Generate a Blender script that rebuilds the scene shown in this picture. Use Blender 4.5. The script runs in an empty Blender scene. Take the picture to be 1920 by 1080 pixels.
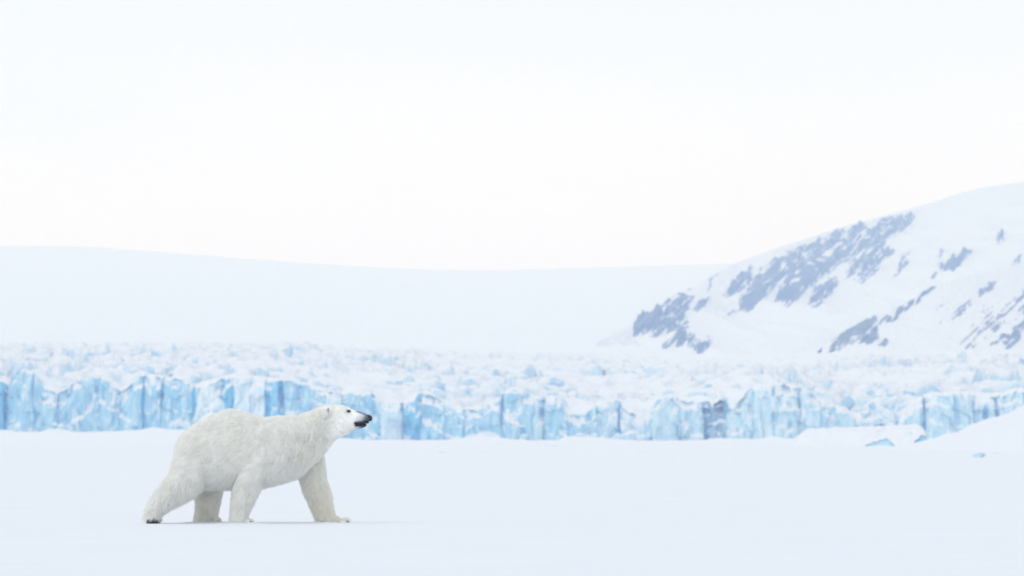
import bpy, bmesh, math, random
import numpy as np
from mathutils import Vector, Matrix, kdtree

random.seed(7)
RNG = np.random.default_rng(11)
scene = bpy.context.scene
COL = scene.collection

# ------------------------------------------------------------------ camera
FPX = 9746.0          # focal length in photograph pixels (1920 wide)
CAM_H = 0.828         # eye height above the sea ice
HORIZON = 819.6       # photograph row of the horizon
BEAR_Y = 50.0

cam_data = bpy.data.cameras.new("camera")
cam = bpy.data.objects.new("camera", cam_data)
COL.objects.link(cam)
scene.camera = cam
cam.location = (0, 0, CAM_H)
cam.rotation_euler = (math.radians(90), 0, 0)
cam_data.sensor_width = 36.0
cam_data.lens = 36.0 * FPX / 1920.0
cam_data.shift_y = (HORIZON - 540.0) / 1920.0
cam_data.clip_start = 0.5
cam_data.clip_end = 40000
cam_data.dof.use_dof = True
cam_data.dof.focus_distance = BEAR_Y - 0.2
cam_data.dof.aperture_fstop = 6.3

# ------------------------------------------------------------------ sky, sun, exposure
SUN_EL, SUN_AZ = math.radians(50), math.radians(225)   # azimuth clockwise from +Y
world = bpy.data.worlds.new("World")
scene.world = world
world.use_nodes = True
wn = world.node_tree.nodes
wl = world.node_tree.links
wn.clear()
w_out = wn.new("ShaderNodeOutputWorld")
w_bg = wn.new("ShaderNodeBackground")
w_bg.inputs["Strength"].default_value = 0.1
w_sky = wn.new("ShaderNodeTexSky")
w_sky.sky_type = 'NISHITA'
w_sky.sun_disc = False
w_sky.sun_elevation = SUN_EL
w_sky.sun_rotation = SUN_AZ
w_sky.dust_density = 2.0
w_co = wn.new("ShaderNodeTexCoord")
w_sep = wn.new("ShaderNodeSeparateXYZ")
w_ramp = wn.new("ShaderNodeValToRGB")       # overcast cloud deck by elevation
w_ramp.color_ramp.elements[0].position = 0.0
w_ramp.color_ramp.elements[0].color = (1.10, 1.08, 1.055, 1)
w_ramp.color_ramp.elements[1].position = 0.6
w_ramp.color_ramp.elements[1].color = (0.80, 0.83, 0.865, 1)
e = w_ramp.color_ramp.elements.new(0.035)
e.color = (1.10, 1.08, 1.06, 1)
e = w_ramp.color_ramp.elements.new(0.085)
e.color = (0.89, 0.91, 0.925, 1)
w_map = wn.new("ShaderNodeMapping")
w_map.inputs["Scale"].default_value = (5, 5, 26)
w_noise = wn.new("ShaderNodeTexNoise")
w_noise.inputs["Scale"].default_value = 1.6
w_noise.inputs["Detail"].default_value = 3
w_nr = wn.new("ShaderNodeMapRange")
w_nr.inputs["From Min"].default_value = 0.3
w_nr.inputs["From Max"].default_value = 0.7
w_nr.inputs["To Min"].default_value = 10.45
w_nr.inputs["To Max"].default_value = 10.85
w_mul = wn.new("ShaderNodeVectorMath"); w_mul.operation = 'SCALE'
w_mix = wn.new("ShaderNodeMix"); w_mix.data_type = 'RGBA'
w_mix.inputs["Factor"].default_value = 0.96
wl.new(w_co.outputs["Generated"], w_sep.inputs[0])
wl.new(w_sep.outputs["Z"], w_ramp.inputs[0])
wl.new(w_co.outputs["Generated"], w_map.inputs[0])
wl.new(w_map.outputs[0], w_noise.inputs["Vector"])
wl.new(w_noise.outputs["Fac"], w_nr.inputs["Value"])
w_tint = wn.new("ShaderNodeMix"); w_tint.data_type = 'RGBA'; w_tint.blend_type = 'MULTIPLY'
w_tint.inputs["B"].default_value = (0.945, 0.985, 1.0, 1)
w_n2 = wn.new("ShaderNodeTexNoise"); w_n2.inputs["Scale"].default_value = 1.1; w_n2.inputs["Detail"].default_value = 2
w_r2 = wn.new("ShaderNodeMapRange"); w_r2.inputs["From Min"].default_value = 0.38; w_r2.inputs["From Max"].default_value = 0.62
wl.new(w_map.outputs[0], w_n2.inputs["Vector"]); wl.new(w_n2.outputs["Fac"], w_r2.inputs["Value"])
wl.new(w_r2.outputs[0], w_tint.inputs["Factor"])
wl.new(w_ramp.outputs[0], w_tint.inputs["A"]); wl.new(w_tint.outputs["Result"], w_mul.inputs[0])
wl.new(w_nr.outputs[0], w_mul.inputs["Scale"])
wl.new(w_sky.outputs[0], w_mix.inputs["A"])
wl.new(w_mul.outputs[0], w_mix.inputs["B"])
wl.new(w_mix.outputs["Result"], w_bg.inputs["Color"])
wl.new(w_bg.outputs[0], w_out.inputs[0])

sun_d = bpy.data.lights.new("sun", 'SUN')
sun_d.energy = 0.55
sun_d.angle = math.radians(45)
sun_d.color = (1.0, 0.97, 0.93)
sun = bpy.data.objects.new("sun", sun_d)
COL.objects.link(sun)
sd = Vector((math.sin(SUN_AZ) * math.cos(SUN_EL), math.cos(SUN_AZ) * math.cos(SUN_EL), math.sin(SUN_EL)))
sun.rotation_euler = sd.to_track_quat('Z', 'Y').to_euler()
sun.location = (0, 0, 500)

vs = scene.view_settings
vs.view_transform = 'Standard'
vs.look = 'None'
vs.exposure = 0.10
vs.gamma = 1.0
vs.use_curve_mapping = False
scene.render.engine = 'CYCLES'
scene.cycles.max_bounces = 32
scene.cycles.diffuse_bounces = 24
scene.cycles.transmission_bounces = 24
scene.cycles.volume_bounces = 2
scene.cycles.use_denoising = True
try:
    scene.cycles.denoiser = 'OPENIMAGEDENOISE'
except Exception:
    pass

# ------------------------------------------------------------------ helpers
def P(px, py, Y):
    """world point that stands at distance Y on the bearing and height of a photo pixel"""
    return ((px - 960.0) * Y / FPX, Y, CAM_H + (HORIZON - py) * Y / FPX)

def sstep(a, b, x):
    t = np.clip((np.asarray(x, float) - a) / (b - a), 0, 1)
    return t * t * (3 - 2 * t)

def _h(ix, iy, iz, s):
    n = (ix.astype(np.int64) * 374761393 + iy.astype(np.int64) * 668265263 + iz.astype(np.int64) * 2147483647 + s * 1274126177) & 0xFFFFFFFF
    n = ((n ^ (n >> 13)) * 1274126177) & 0xFFFFFFFF
    n = ((n ^ (n >> 16)) * 2246822519) & 0xFFFFFFFF
    return ((n ^ (n >> 15)) & 0xFFFFFF) / float(0xFFFFFF)

def noise(x, y, z=0.0, s=0):
    """smooth value noise, -1..1"""
    x, y, z = np.broadcast_arrays(np.asarray(x, float), np.asarray(y, float), np.asarray(z, float))
    ix, iy, iz = np.floor(x), np.floor(y), np.floor(z)
    fx, fy, fz = x - ix, y - iy, z - iz
    ix, iy, iz = ix.astype(np.int64), iy.astype(np.int64), iz.astype(np.int64)
    u, v, w = (f * f * f * (f * (f * 6 - 15) + 10) for f in (fx, fy, fz))
    def c(a, b, d): return _h(ix + a, iy + b, iz + d, s)
    def lx(b, d): return c(0, b, d) * (1 - u) + c(1, b, d) * u
    def ly(d): return lx(0, d) * (1 - v) + lx(1, d) * v
    return (ly(0) * (1 - w) + ly(1) * w) * 2 - 1

def fbm(x, y, z=0.0, o=4, s=0):
    t, a, n = 0.0, 1.0, 0.0
    for k in range(o):
        f = 2.03 ** k
        t = t + a * noise(np.asarray(x) * f, np.asarray(y) * f, np.asarray(z) * f, s + k * 17)
        n += a
        a *= 0.5
    return t / n

def worley(x, y, s=0):
    """2D cells: nearest distance, second distance, id hash, offset from the cell's centre"""
    x, y = np.asarray(x, float), np.asarray(y, float)
    ix, iy = np.floor(x).astype(np.int64), np.floor(y).astype(np.int64)
    z0 = np.zeros_like(ix)
    d1 = np.full(x.shape, 9.0); d2 = np.full(x.shape, 9.0)
    hid = np.zeros(x.shape); ox = np.zeros(x.shape); oy = np.zeros(x.shape)
    for a in (-1, 0, 1):
        for b in (-1, 0, 1):
            cx = ix + a + 0.1 + 0.8 * _h(ix + a, iy + b, z0, s)
            cy = iy + b + 0.1 + 0.8 * _h(ix + a, iy + b, z0, s + 5)
            d = np.hypot(x - cx, y - cy)
            near = d < d1
            d2 = np.where(near, d1, np.minimum(d2, d))
            hid = np.where(near, _h(ix + a, iy + b, z0, s + 9), hid)
            ox = np.where(near, x - cx, ox); oy = np.where(near, y - cy, oy)
            d1 = np.where(near, d, d1)
    return d1, d2, hid, ox, oy

def mesh(name, verts, faces, mat=None, smooth=False):
    verts = np.asarray(verts, np.float32).reshape(-1, 3)
    me = bpy.data.meshes.new(name)
    if isinstance(faces, np.ndarray):
        k = faces.shape[1]; nf = len(faces)
        me.vertices.add(len(verts)); me.vertices.foreach_set("co", verts.ravel())
        me.loops.add(nf * k); me.loops.foreach_set("vertex_index", faces.astype(np.int32).ravel())
        me.polygons.add(nf)
        me.polygons.foreach_set("loop_start", np.arange(0, nf * k, k, dtype=np.int32))
        me.update(calc_edges=True)
    else:
        me.from_pydata([tuple(map(float, v)) for v in verts], [], [tuple(map(int, f)) for f in faces])
        me.update()
    if smooth:
        me.polygons.foreach_set("use_smooth", np.ones(len(me.polygons), dtype=bool))
    if mat: me.materials.append(mat)
    return me

def obj(name, data, parent=None, loc=None, **props):
    o = bpy.data.objects.new(name, data)
    COL.objects.link(o)
    if parent is not None:
        o.parent = parent
        if loc is None:
            o.matrix_parent_inverse = Matrix.Translation(-parent.location)
    if loc is not None: o.location = loc
    for k, v in props.items(): o[k] = v
    return o

def grid_faces(nr, nc):
    i = np.arange(nr - 1)[:, None] * nc + np.arange(nc - 1)[None, :]
    i = i.ravel()
    return np.stack([i, i + 1, i + nc + 1, i + nc], 1)

# ------------------------------------------------------------------ materials
def mat_new(name):
    m = bpy.data.materials.new(name)
    m.use_nodes = True
    nt = m.node_tree
    b = nt.nodes["Principled BSDF"]
    return m, nt, b

def n_noise(nt, scale, detail=4, vec=None, mapping=None, rough=0.55):
    t = nt.nodes.new("ShaderNodeTexNoise")
    t.inputs["Scale"].default_value = scale
    t.inputs["Detail"].default_value = detail
    t.inputs["Roughness"].default_value = rough
    if vec is None:
        g = nt.nodes.new("ShaderNodeNewGeometry")
        vec = g.outputs["Position"]
    if mapping:
        mp = nt.nodes.new("ShaderNodeMapping")
        mp.inputs["Scale"].default_value = mapping
        nt.links.new(vec, mp.inputs[0]); vec = mp.outputs[0]
    nt.links.new(vec, t.inputs["Vector"])
    return t

def n_range(nt, val, a, b, c=0.0, d=1.0, smooth=True):
    r = nt.nodes.new("ShaderNodeMapRange")
    if smooth: r.interpolation_type = 'SMOOTHSTEP'
    r.inputs["From Min"].default_value = a; r.inputs["From Max"].default_value = b
    r.inputs["To Min"].default_value = c; r.inputs["To Max"].default_value = d
    nt.links.new(val, r.inputs["Value"])
    return r.outputs[0]

def n_mix(nt, fac, a, b):
    m = nt.nodes.new("ShaderNodeMix"); m.data_type = 'RGBA'
    for sock, v in (("Factor", fac), ("A", a), ("B", b)):
        if isinstance(v, (tuple, float, int)):
            m.inputs[sock].default_value = v if not isinstance(v, tuple) else (*v, 1)
        else:
            nt.links.new(v, m.inputs[sock])
    return m.outputs["Result"]

def n_math(nt, op, a, b):
    m = nt.nodes.new("ShaderNodeMath"); m.operation = op
    for i, v in enumerate((a, b)):
        if isinstance(v, (float, int)): m.inputs[i].default_value = v
        else: nt.links.new(v, m.inputs[i])
    return m.outputs[0]

def n_bump(nt, b, h, strength, dist):
    bp = nt.nodes.new("ShaderNodeBump")
    bp.inputs["Strength"].default_value = strength
    bp.inputs["Distance"].default_value = dist
    nt.links.new(h, bp.inputs["Height"])
    nt.links.new(bp.outputs[0], b.inputs["Normal"])

SNOW = (0.79, 0.817, 0.875)
def make_snow(name, s1, s2, amp):
    m, nt, b = mat_new(name)
    t = n_noise(nt, s1, 5)
    col = n_mix(nt, n_range(nt, t.outputs["Fac"], 0.3, 0.7), tuple(c * 0.985 for c in SNOW), SNOW)
    nt.links.new(col, b.inputs["Base Color"])
    b.inputs["Roughness"].default_value = 0.85
    b.inputs["Specular IOR Level"].default_value = 0.15
    t2 = n_noise(nt, s2, 6)
    n_bump(nt, b, t2.outputs["Fac"], 0.4, amp)
    return m
M_SNOW = make_snow("snow", 0.6, 3.0, 0.04)
M_FIRN = make_snow("far_snow", 0.004, 0.03, 3.0)

def make_ice(name, deep, pale, white_amt, snow_lo=0.35, snow_hi=0.62, streak=(0.55, 0.55, 0.09)):
    m, nt, b = mat_new(name)
    t1 = n_noise(nt, 1.0, 6, mapping=streak, rough=0.62)
    t2 = n_noise(nt, 0.28, 5, mapping=(1, 1, 0.45))
    t3 = n_noise(nt, 0.11, 4, mapping=(1, 1, 0.8))
    c = n_mix(nt, n_range(nt, t1.outputs["Fac"], 0.36, 0.64), deep, pale)
    frost = n_range(nt, t2.outputs["Fac"], 0.62 - white_amt, 0.72 - white_amt * 0.6)
    c = n_mix(nt, n_math(nt, 'MULTIPLY', frost, 0.65), c, tuple(0.55 * x + 0.45 * y for x, y in zip(SNOW, pale)))
    c = n_mix(nt, n_math(nt, 'MULTIPLY', n_range(nt, t3.outputs["Fac"], 0.5, 0.7), 0.35), c, deep)
    g = nt.nodes.new("ShaderNodeNewGeometry")
    sp = nt.nodes.new("ShaderNodeSeparateXYZ")
    nt.links.new(g.outputs["Normal"], sp.inputs[0])
    up = n_math(nt, 'ADD', sp.outputs["Z"], n_math(nt, 'MULTIPLY', n_math(nt, 'SUBTRACT', t2.outputs["Fac"], 0.5), 0.6))
    c = n_mix(nt, n_range(nt, up, snow_lo, snow_hi), c, SNOW)
    nt.links.new(c, b.inputs["Base Color"])
    b.inputs["Roughness"].default_value = 0.6
    b.inputs["Specular IOR Level"].default_value = 0.25
    n_bump(nt, b, t1.outputs["Fac"], 0.5, 0.35)
    return m
M_ICE = make_ice("glacier_ice", (0.27, 0.56, 0.80), (0.50, 0.74, 0.88), 0.11)
M_ICE_PALE = make_ice("pale_glacier_ice", (0.45, 0.68, 0.84), (0.62, 0.80, 0.90), 0.10)
M_ICE_WHITE = make_ice("frosted_ice", (0.52, 0.76, 0.90), (0.74, 0.86, 0.94), 0.2)
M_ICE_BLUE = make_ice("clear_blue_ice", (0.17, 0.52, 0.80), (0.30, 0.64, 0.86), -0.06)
M_ICE_GREY = make_ice("grey_blue_ice", (0.20, 0.34, 0.48), (0.34, 0.49, 0.62), -0.02)
M_ICE_BARE = make_ice("bare_slab_ice", (0.28, 0.57, 0.78), (0.50, 0.74, 0.87), 0.06, 1.4, 1.8)
M_FRAG = make_ice("fragment_ice", (0.46, 0.68, 0.83), (0.62, 0.78, 0.88), 0.06, 1.4, 1.8)
M_CREV = make_ice("crevassed_snow", (0.38, 0.59, 0.78), (0.59, 0.75, 0.87), 0.10, 0.48, 0.86)

def make_rock():
    m, nt, b = mat_new("mountain_rock")
    t = n_noise(nt, 0.05, 6)
    c = n_mix(nt, n_range(nt, t.outputs["Fac"], 0.35, 0.65), (0.06, 0.065, 0.08), (0.13, 0.135, 0.15))
    g = nt.nodes.new("ShaderNodeNewGeometry")
    mp = nt.nodes.new("ShaderNodeMapping"); mp.inputs["Rotation"].default_value = (0, math.radians(48), 0)
    nt.links.new(g.outputs["Position"], mp.inputs[0])
    t2 = n_noise(nt, 1.0, 5, vec=mp.outputs[0], mapping=(0.035, 0.02, 0.24), rough=0.6)
    c = n_mix(nt, n_range(nt, t2.outputs["Fac"], 0.53, 0.63), c, SNOW)
    nt.links.new(c, b.inputs["Base Color"])
    b.inputs["Roughness"].default_value = 0.9
    n_bump(nt, b, t2.outputs["Fac"], 0.6, 4.0)
    return m
M_ROCK = make_rock()
def make_scree():
    m, nt, b = mat_new("snow_over_scree")
    at_ = nt.nodes.new("ShaderNodeAttribute"); at_.attribute_name = "scree"
    g = nt.nodes.new("ShaderNodeNewGeometry")
    mp = nt.nodes.new("ShaderNodeMapping"); mp.inputs["Rotation"].default_value = (0, math.radians(48), 0)
    nt.links.new(g.outputs["Position"], mp.inputs[0])
    t = n_noise(nt, 1.0, 5, vec=mp.outputs[0], mapping=(0.030, 0.02, 0.26), rough=0.6)
    t2 = n_noise(nt, 0.11, 4)
    f = n_math(nt, 'ADD', n_math(nt, 'MULTIPLY', t.outputs["Fac"], 0.7), n_math(nt, 'MULTIPLY', t2.outputs["Fac"], 0.3))
    f = n_math(nt, 'ADD', f, n_math(nt, 'MULTIPLY', at_.outputs["Fac"], 0.42))
    c = n_mix(nt, n_range(nt, f, 0.66, 0.76, 0.0, 0.9), SNOW, (0.11, 0.115, 0.135))
    nt.links.new(c, b.inputs["Base Color"])
    b.inputs["Roughness"].default_value = 0.9
    b.inputs["Specular IOR Level"].default_value = 0.1
    n_bump(nt, b, t.outputs["Fac"], 0.7, 5.0)
    return m
M_SCREE = make_scree()

def plain(name, col, rough=0.5, spec=0.4, nscale=60.0):
    m, nt, b = mat_new(name)
    t = n_noise(nt, nscale, 3)
    c = n_mix(nt, t.outputs["Fac"], tuple(x * 0.75 for x in col), tuple(min(1, x * 1.25) for x in col))
    nt.links.new(c, b.inputs["Base Color"])
    b.inputs["Roughness"].default_value = rough
    b.inputs["Specular IOR Level"].default_value = spec
    return m

# ------------------------------------------------------------------ glacier front outline (photo columns, rows)
TOP = np.array([(-2000, 722), (-1500, 706), (-1100, 724), (-800, 708), (-500, 712), (-350, 722), (-200, 705), (-120, 716), (-60, 704), (0, 715), (12, 728), (20, 706), (34, 692), (58, 700), (70, 716), (77, 733), (104, 737), (120, 733),
    (142, 712), (150, 708), (186, 708), (196, 716), (200, 734), (216, 737), (236, 725), (254, 712), (261, 705), (280, 706), (300, 709), (330, 712), (350, 718),
    (366, 730), (385, 724), (412, 712), (440, 705), (456, 711), (480, 707), (500, 713), (530, 714), (550, 716), (568, 722), (590, 728), (606, 736), (625, 734), (642, 742),
    (655, 738), (690, 736), (704, 741), (714, 758), (730, 758), (752, 757), (776, 752), (786, 737), (800, 740), (830, 752), (850, 765), (870, 770), (895, 772), (905, 772),
    (912, 762), (925, 750), (936, 741), (985, 735), (1000, 746), (1020, 747), (1052, 751), (1060, 772), (1072, 781), (1100, 783), (1112, 768), (1122, 758), (1142, 752),
    (1160, 752), (1166, 766), (1185, 776), (1200, 786), (1216, 786), (1230, 764), (1244, 748), (1264, 741), (1276, 755), (1300, 755), (1318, 752), (1330, 755), (1344, 758),
    (1352, 748), (1361, 752), (1366, 768), (1378, 770), (1392, 752), (1402, 735), (1412, 727), (1440, 722), (1475, 725), (1500, 728), (1520, 735), (1532, 752), (1560, 762),
    (1590, 774), (1602, 783), (1612, 796), (1660, 799), (1680, 790), (1712, 764), (1732, 748), (1752, 742), (1800, 738), (1830, 741), (1850, 745), (1890, 742), (1930, 730),
    (2000, 738), (2100, 725), (2250, 740), (2420, 730), (2700, 742), (3000, 728), (3600, 745)], float)
BASE = np.array([(-500, 806), (0, 806), (50, 810), (80, 812), (150, 812), (220, 810), (300, 806), (360, 806), (450, 812), (560, 820), (640, 824), (700, 827), (830, 826),
    (900, 822), (1000, 827), (1180, 829), (1300, 829), (1360, 824), (1500, 823), (1740, 823), (1830, 822), (2420, 822)], float)
def top_py(px): return np.interp(px, TOP[:, 0], TOP[:, 1])
def base_py(px): return np.interp(px, BASE[:, 0], BASE[:, 1])
YF = 1500.0
K = YF / FPX
def X2px(X): return np.asarray(X) / K + 960.0
def Zpy(py): return CAM_H + (HORIZON - py) * K
def front_y(X):
    return YF + 5.0 * noise(np.asarray(X) / 40.0, 3.3) + 2.5 * noise(np.asarray(X) / 13.0, 7.7)

# ------------------------------------------------------------------ sea ice (the ground sheet)
def ground_z(X, Y):
    X, Y = np.broadcast_arrays(np.asarray(X, float), np.asarray(Y, float))
    calm = sstep(4, 14, np.hypot(X + 2.4, (Y - BEAR_Y) * 0.7))
    z = calm * (0.045 * fbm(X / 7.0, Y / 12.0, 0, 3, 3) + 0.012 * fbm(X / 1.3, Y / 2.4, 0, 3, 8))
    far = sstep(90, 300, Y)
    z = z + far * (0.16 * fbm(X / 28.0, Y / 70.0, 0, 4, 21) + 0.05 * np.abs(fbm(X / 7.0, Y / 26.0, 0, 3, 31)))
    ridge = np.clip(1 - 3.2 * np.abs(fbm(X / 5.0, Y / 9.0, 0, 3, 35)), 0, 1) ** 2
    z = z + calm * 0.04 * ridge * sstep(-0.1, 0.5, noise(X / 11.0, Y / 30.0, 0, 36)) * (1 + 4 * far)
    # hollow and low drift at the foot of the picture
    z = z + 0.045 * np.exp(-(((X - 0.1) / 0.55) ** 2 + ((Y - 34.0) / 1.6) ** 2)) - 0.035 * np.exp(-(((X - 0.2) / 1.3) ** 2 + ((Y - 31.0) / 1.4) ** 2))
    for fx, fy in ((-2.94, BEAR_Y + .17), (-2.60, BEAR_Y - .175), (-1.72, BEAR_Y + .165)):   # snow pressed up round the paws
        q = ((X - fx) / 0.17) ** 2 + ((Y - fy) / 0.20) ** 2
        z = z + 0.014 * np.exp(-(np.sqrt(q) - 1.0) ** 2 / 0.14) * (1 + 0.5 * noise(X * 14, Y * 14, 0, 77)) - 0.012 * np.exp(-q * 1.5)
    # bank at the right
    bank = (1 - np.exp(-0.9 * np.maximum(0, (X - 24.3) / 5.0) ** 1.3)) * np.exp(-((Y - 280.0) / 58.0) ** 2)
    z = z + bank * (4.5 + 0.9 * fbm(X / 3.0, Y / 14.0, 0, 4, 44) + 1.0 * np.abs(fbm(X / 1.3, Y / 7.0, 0, 4, 46))) * np.exp(-(np.maximum(0, X - 60) / 60.0) ** 2)
    # drifts banked against the ice front
    toe = np.interp(X2px(X), BASE[:, 0], Zpy(BASE[:, 1]))
    z = z + sstep(1180, 1490, Y) * (toe + 0.05)
    for cx, tp, wl_, wr_ in ((1062, 9.5, 14, 120), (905, 5, 26, 40), (735, 2, 60, 40), (118, 8, 20, 22), (298, 4, 14, 16), (640, 3, 70, 30), (1440, 5, 14, 16), (1335, 4, 30, 40)):
        dx = X2px(X) - cx
        z = z + tp * K * np.exp(-np.where(dx < 0, dx / wl_, dx / wr_) ** 2) * np.exp(-((Y - 1478.0) / 22.0) ** 2)
    return z

def sinh_space(half, n, p):
    t = np.linspace(-1, 1, n)
    return half * np.sinh(p * t) / math.sinh(p)
gx = np.sort(np.concatenate([sinh_space(9000.0, 361, 9.5), np.linspace(-170, 170, 240), np.linspace(-7, 7, 140), np.linspace(-3.7, -1.4, 76), np.linspace(22, 40, 90)]))
gx = gx[np.concatenate([[True], np.diff(gx) > 0.02])]
gy = np.concatenate([-np.geomspace(500, 8, 14), np.linspace(-6, 24, 20), np.linspace(25, 49, 72), np.linspace(49.1, 50.7, 54), np.linspace(50.9, 75, 72), np.geomspace(76, 1300, 190), np.linspace(1305, 1520, 70), np.geomspace(1560, 12000, 18)])
GX, GY = np.meshgrid(gx, gy)
GZ = ground_z(GX, GY)
GZ = np.where(GY > 1525, np.minimum(GZ, 0.0) - 2.0, GZ)
obj("snow_covered_sea_ice", mesh("snow_covered_sea_ice", np.stack([GX, GY, GZ], -1), grid_faces(len(gy), len(gx)), M_SNOW, True), kind="structure")

# ------------------------------------------------------------------ far snow dome
SKY_L = np.array([(-2200, 470), (-900, 455), (-300, 458), (0, 461), (100, 461), (180, 463), (270, 470), (400, 480), (520, 489), (620, 496), (720, 502), (800, 505), (900, 506),
    (1000, 505), (1100, 502), (1200, 499), (1300, 496), (1400, 493), (1600, 488), (2200, 480), (3800, 470)], float)
GL_END = np.array([(-900, 641), (0, 641), (400, 641), (640, 646), (900, 650), (1130, 655), (1250, 664), (1400, 664), (1920, 658), (2800, 655)], float)  # where the broken ice ends
YD0, YD1 = 2850.0, 9000.0
dX = np.linspace(-1, 1, 220)
rows = np.linspace(0, 1, 110)
dv = []
for t in rows:
    Y = YD0 + (YD1 - YD0) * t
    Xs = dX * (900 + 2600 * t)
    px = Xs * FPX / Y + 960
    z0 = CAM_H + (HORIZON - np.interp(Xs * FPX / YD0 + 960, GL_END[:, 0], GL_END[:, 1]) - 0.0) * YD0 / FPX - 6
    pz1 = Xs / (900 + 2600 * t) * (900 + 2600) * FPX / YD1 + 960
    z1 = CAM_H + (HORIZON - np.interp(pz1, SKY_L[:, 0], SKY_L[:, 1])) * YD1 / FPX
    g = 0.86 * t + 0.14 * math.sin(t * math.pi / 2) ** 1.2
    Z = z0 + (z1 - z0) * g
    amp = 4.0 * math.sin(math.pi * t)
    Z = Z + amp * fbm(Xs / 420.0, Y / 600.0, 0, 3, 61)
    dv.append(np.stack([Xs, np.full_like(Xs, Y), Z], -1))
for k in range(1, 10):     # the far side falls away
    Y = YD1 + 220 * k
    Xs = dX * 3500
    z1 = CAM_H + (HORIZON - np.interp(Xs * FPX / YD1 + 960, SKY_L[:, 0], SKY_L[:, 1])) * YD1 / FPX
    dv.append(np.stack([Xs, np.full_like(Xs, Y), z1 - 4.2 * k * k], -1))
obj("snow_dome_hill", mesh("snow_dome_hill", np.array(dv), grid_faces(len(dv), 220), M_FIRN, True), kind="structure")

# ------------------------------------------------------------------ mountain and its spur, with rock outcrops
BLOBS_MAIN = [  # px, py, half length along the ribs, half width, strength, outcrop
    (1268, 548, 36, 7, 1.0, 0), (1272, 572, 24, 12, 1.0, 0), (1208, 612, 20, 13, 1.1, 0), (1236, 622, 16, 11, 1.1, 0), (1262, 600, 22, 14, 1.1, 0), (1272, 628, 22, 13, 1.0, 0), (1318, 650, 16, 8, 1.0, 0), (1316, 570, 18, 7, .8, 0), (1228, 594, 14, 6, .9, 0), (1300, 645, 8, 5, .9, 0),
    (1420, 545, 48, 15, 1.0, 1), (1405, 566, 20, 12, .9, 1), (1462, 508, 60, 14, 1.1, 1), (1440, 528, 60, 15, 1.0, 1), (1500, 532, 46, 15, 1.15, 1), (1390, 530, 26, 7, .8, 1), (1535, 490, 42, 20, 1.15, 1), (1545, 470, 40, 12, 1.0, 1), (1545, 546, 30, 11, .85, 1), (1575, 475, 34, 18, .85, 1), (1505, 470, 40, 7, .8, 1),
    (1620, 468, 50, 30, .56, 2), (1650, 445, 46, 20, .56, 2), (1685, 425, 30, 14, .58, 2), (1640, 495, 40, 16, .55, 2), (1600, 440, 40, 8, .55, 2), (1690, 497, 30, 8, .5, 2),
    (1790, 490, 40, 5, .75, 3), (1762, 478, 8, 5, .8, 3), (1905, 495, 22, 6, .75, 3), (1875, 446, 8, 4, .7, 3), (1560, 440, 60, 4, .7, 3), (1340, 512, 16, 4, .7, 3), (1330, 535, 14, 3, .8, 3), (1800, 545, 30, 10, .5, 3)]
BLOBS_SPUR = [
    (1592, 625, 34, 15, 1.1, 0), (1618, 612, 30, 12, 1.1, 0), (1632, 630, 22, 10, 1.0, 0), (1580, 636, 16, 7, 1.0, 0), (1655, 640, 10, 4, .8, 0),
    (1690, 577, 46, 3.5, 1.0, 1), (1740, 550, 30, 3.5, .9, 1), (1645, 592, 14, 6, 1.0, 1), (1848, 543, 16, 6, .8, 1),
    (1905, 625, 26, 9, 1.05, 2), (1930, 600, 26, 9, 1.0, 2), (1880, 634, 18, 4, .9, 2), (1850, 610, 70, 26, .24, 2), (1790, 585, 60, 26, .20, 2), (1900, 580, 60, 24, .26, 2)]
CS, SN = math.cos(math.radians(43)), math.sin(math.radians(43))

def rock_field(px, py, blobs):
    a = px * CS - py * SN
    b = px * SN + py * CS
    wx = 13 * fbm(px / 24.0, py / 24.0, 0, 4, 71); wy = 11 * fbm(px / 24.0, py / 24.0, 5, 4, 72)
    best = np.zeros(px.shape); who = np.full(px.shape, -1)
    for cx, cy, ra, rb, st, wid in blobs:
        dx, dy = px + wx - cx, py + wy - cy
        d = ((dx * CS - dy * SN) / ra) ** 2 + ((dx * SN + dy * CS) / rb) ** 2
        v = st * np.exp(-d ** 1.3 * 0.75)
        who = np.where(v > best, wid, who)
        best = np.maximum(best, v)
    streak = 0.95 * fbm(a / 34.0, b / 3.4, 0, 4, 81) + 0.40 * fbm(px / 6.0, py / 5.0, 0, 3, 83)
    return best + streak * (0.25 + 0.75 * sstep(0.05, 0.4, best)) - 0.50, who

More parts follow.
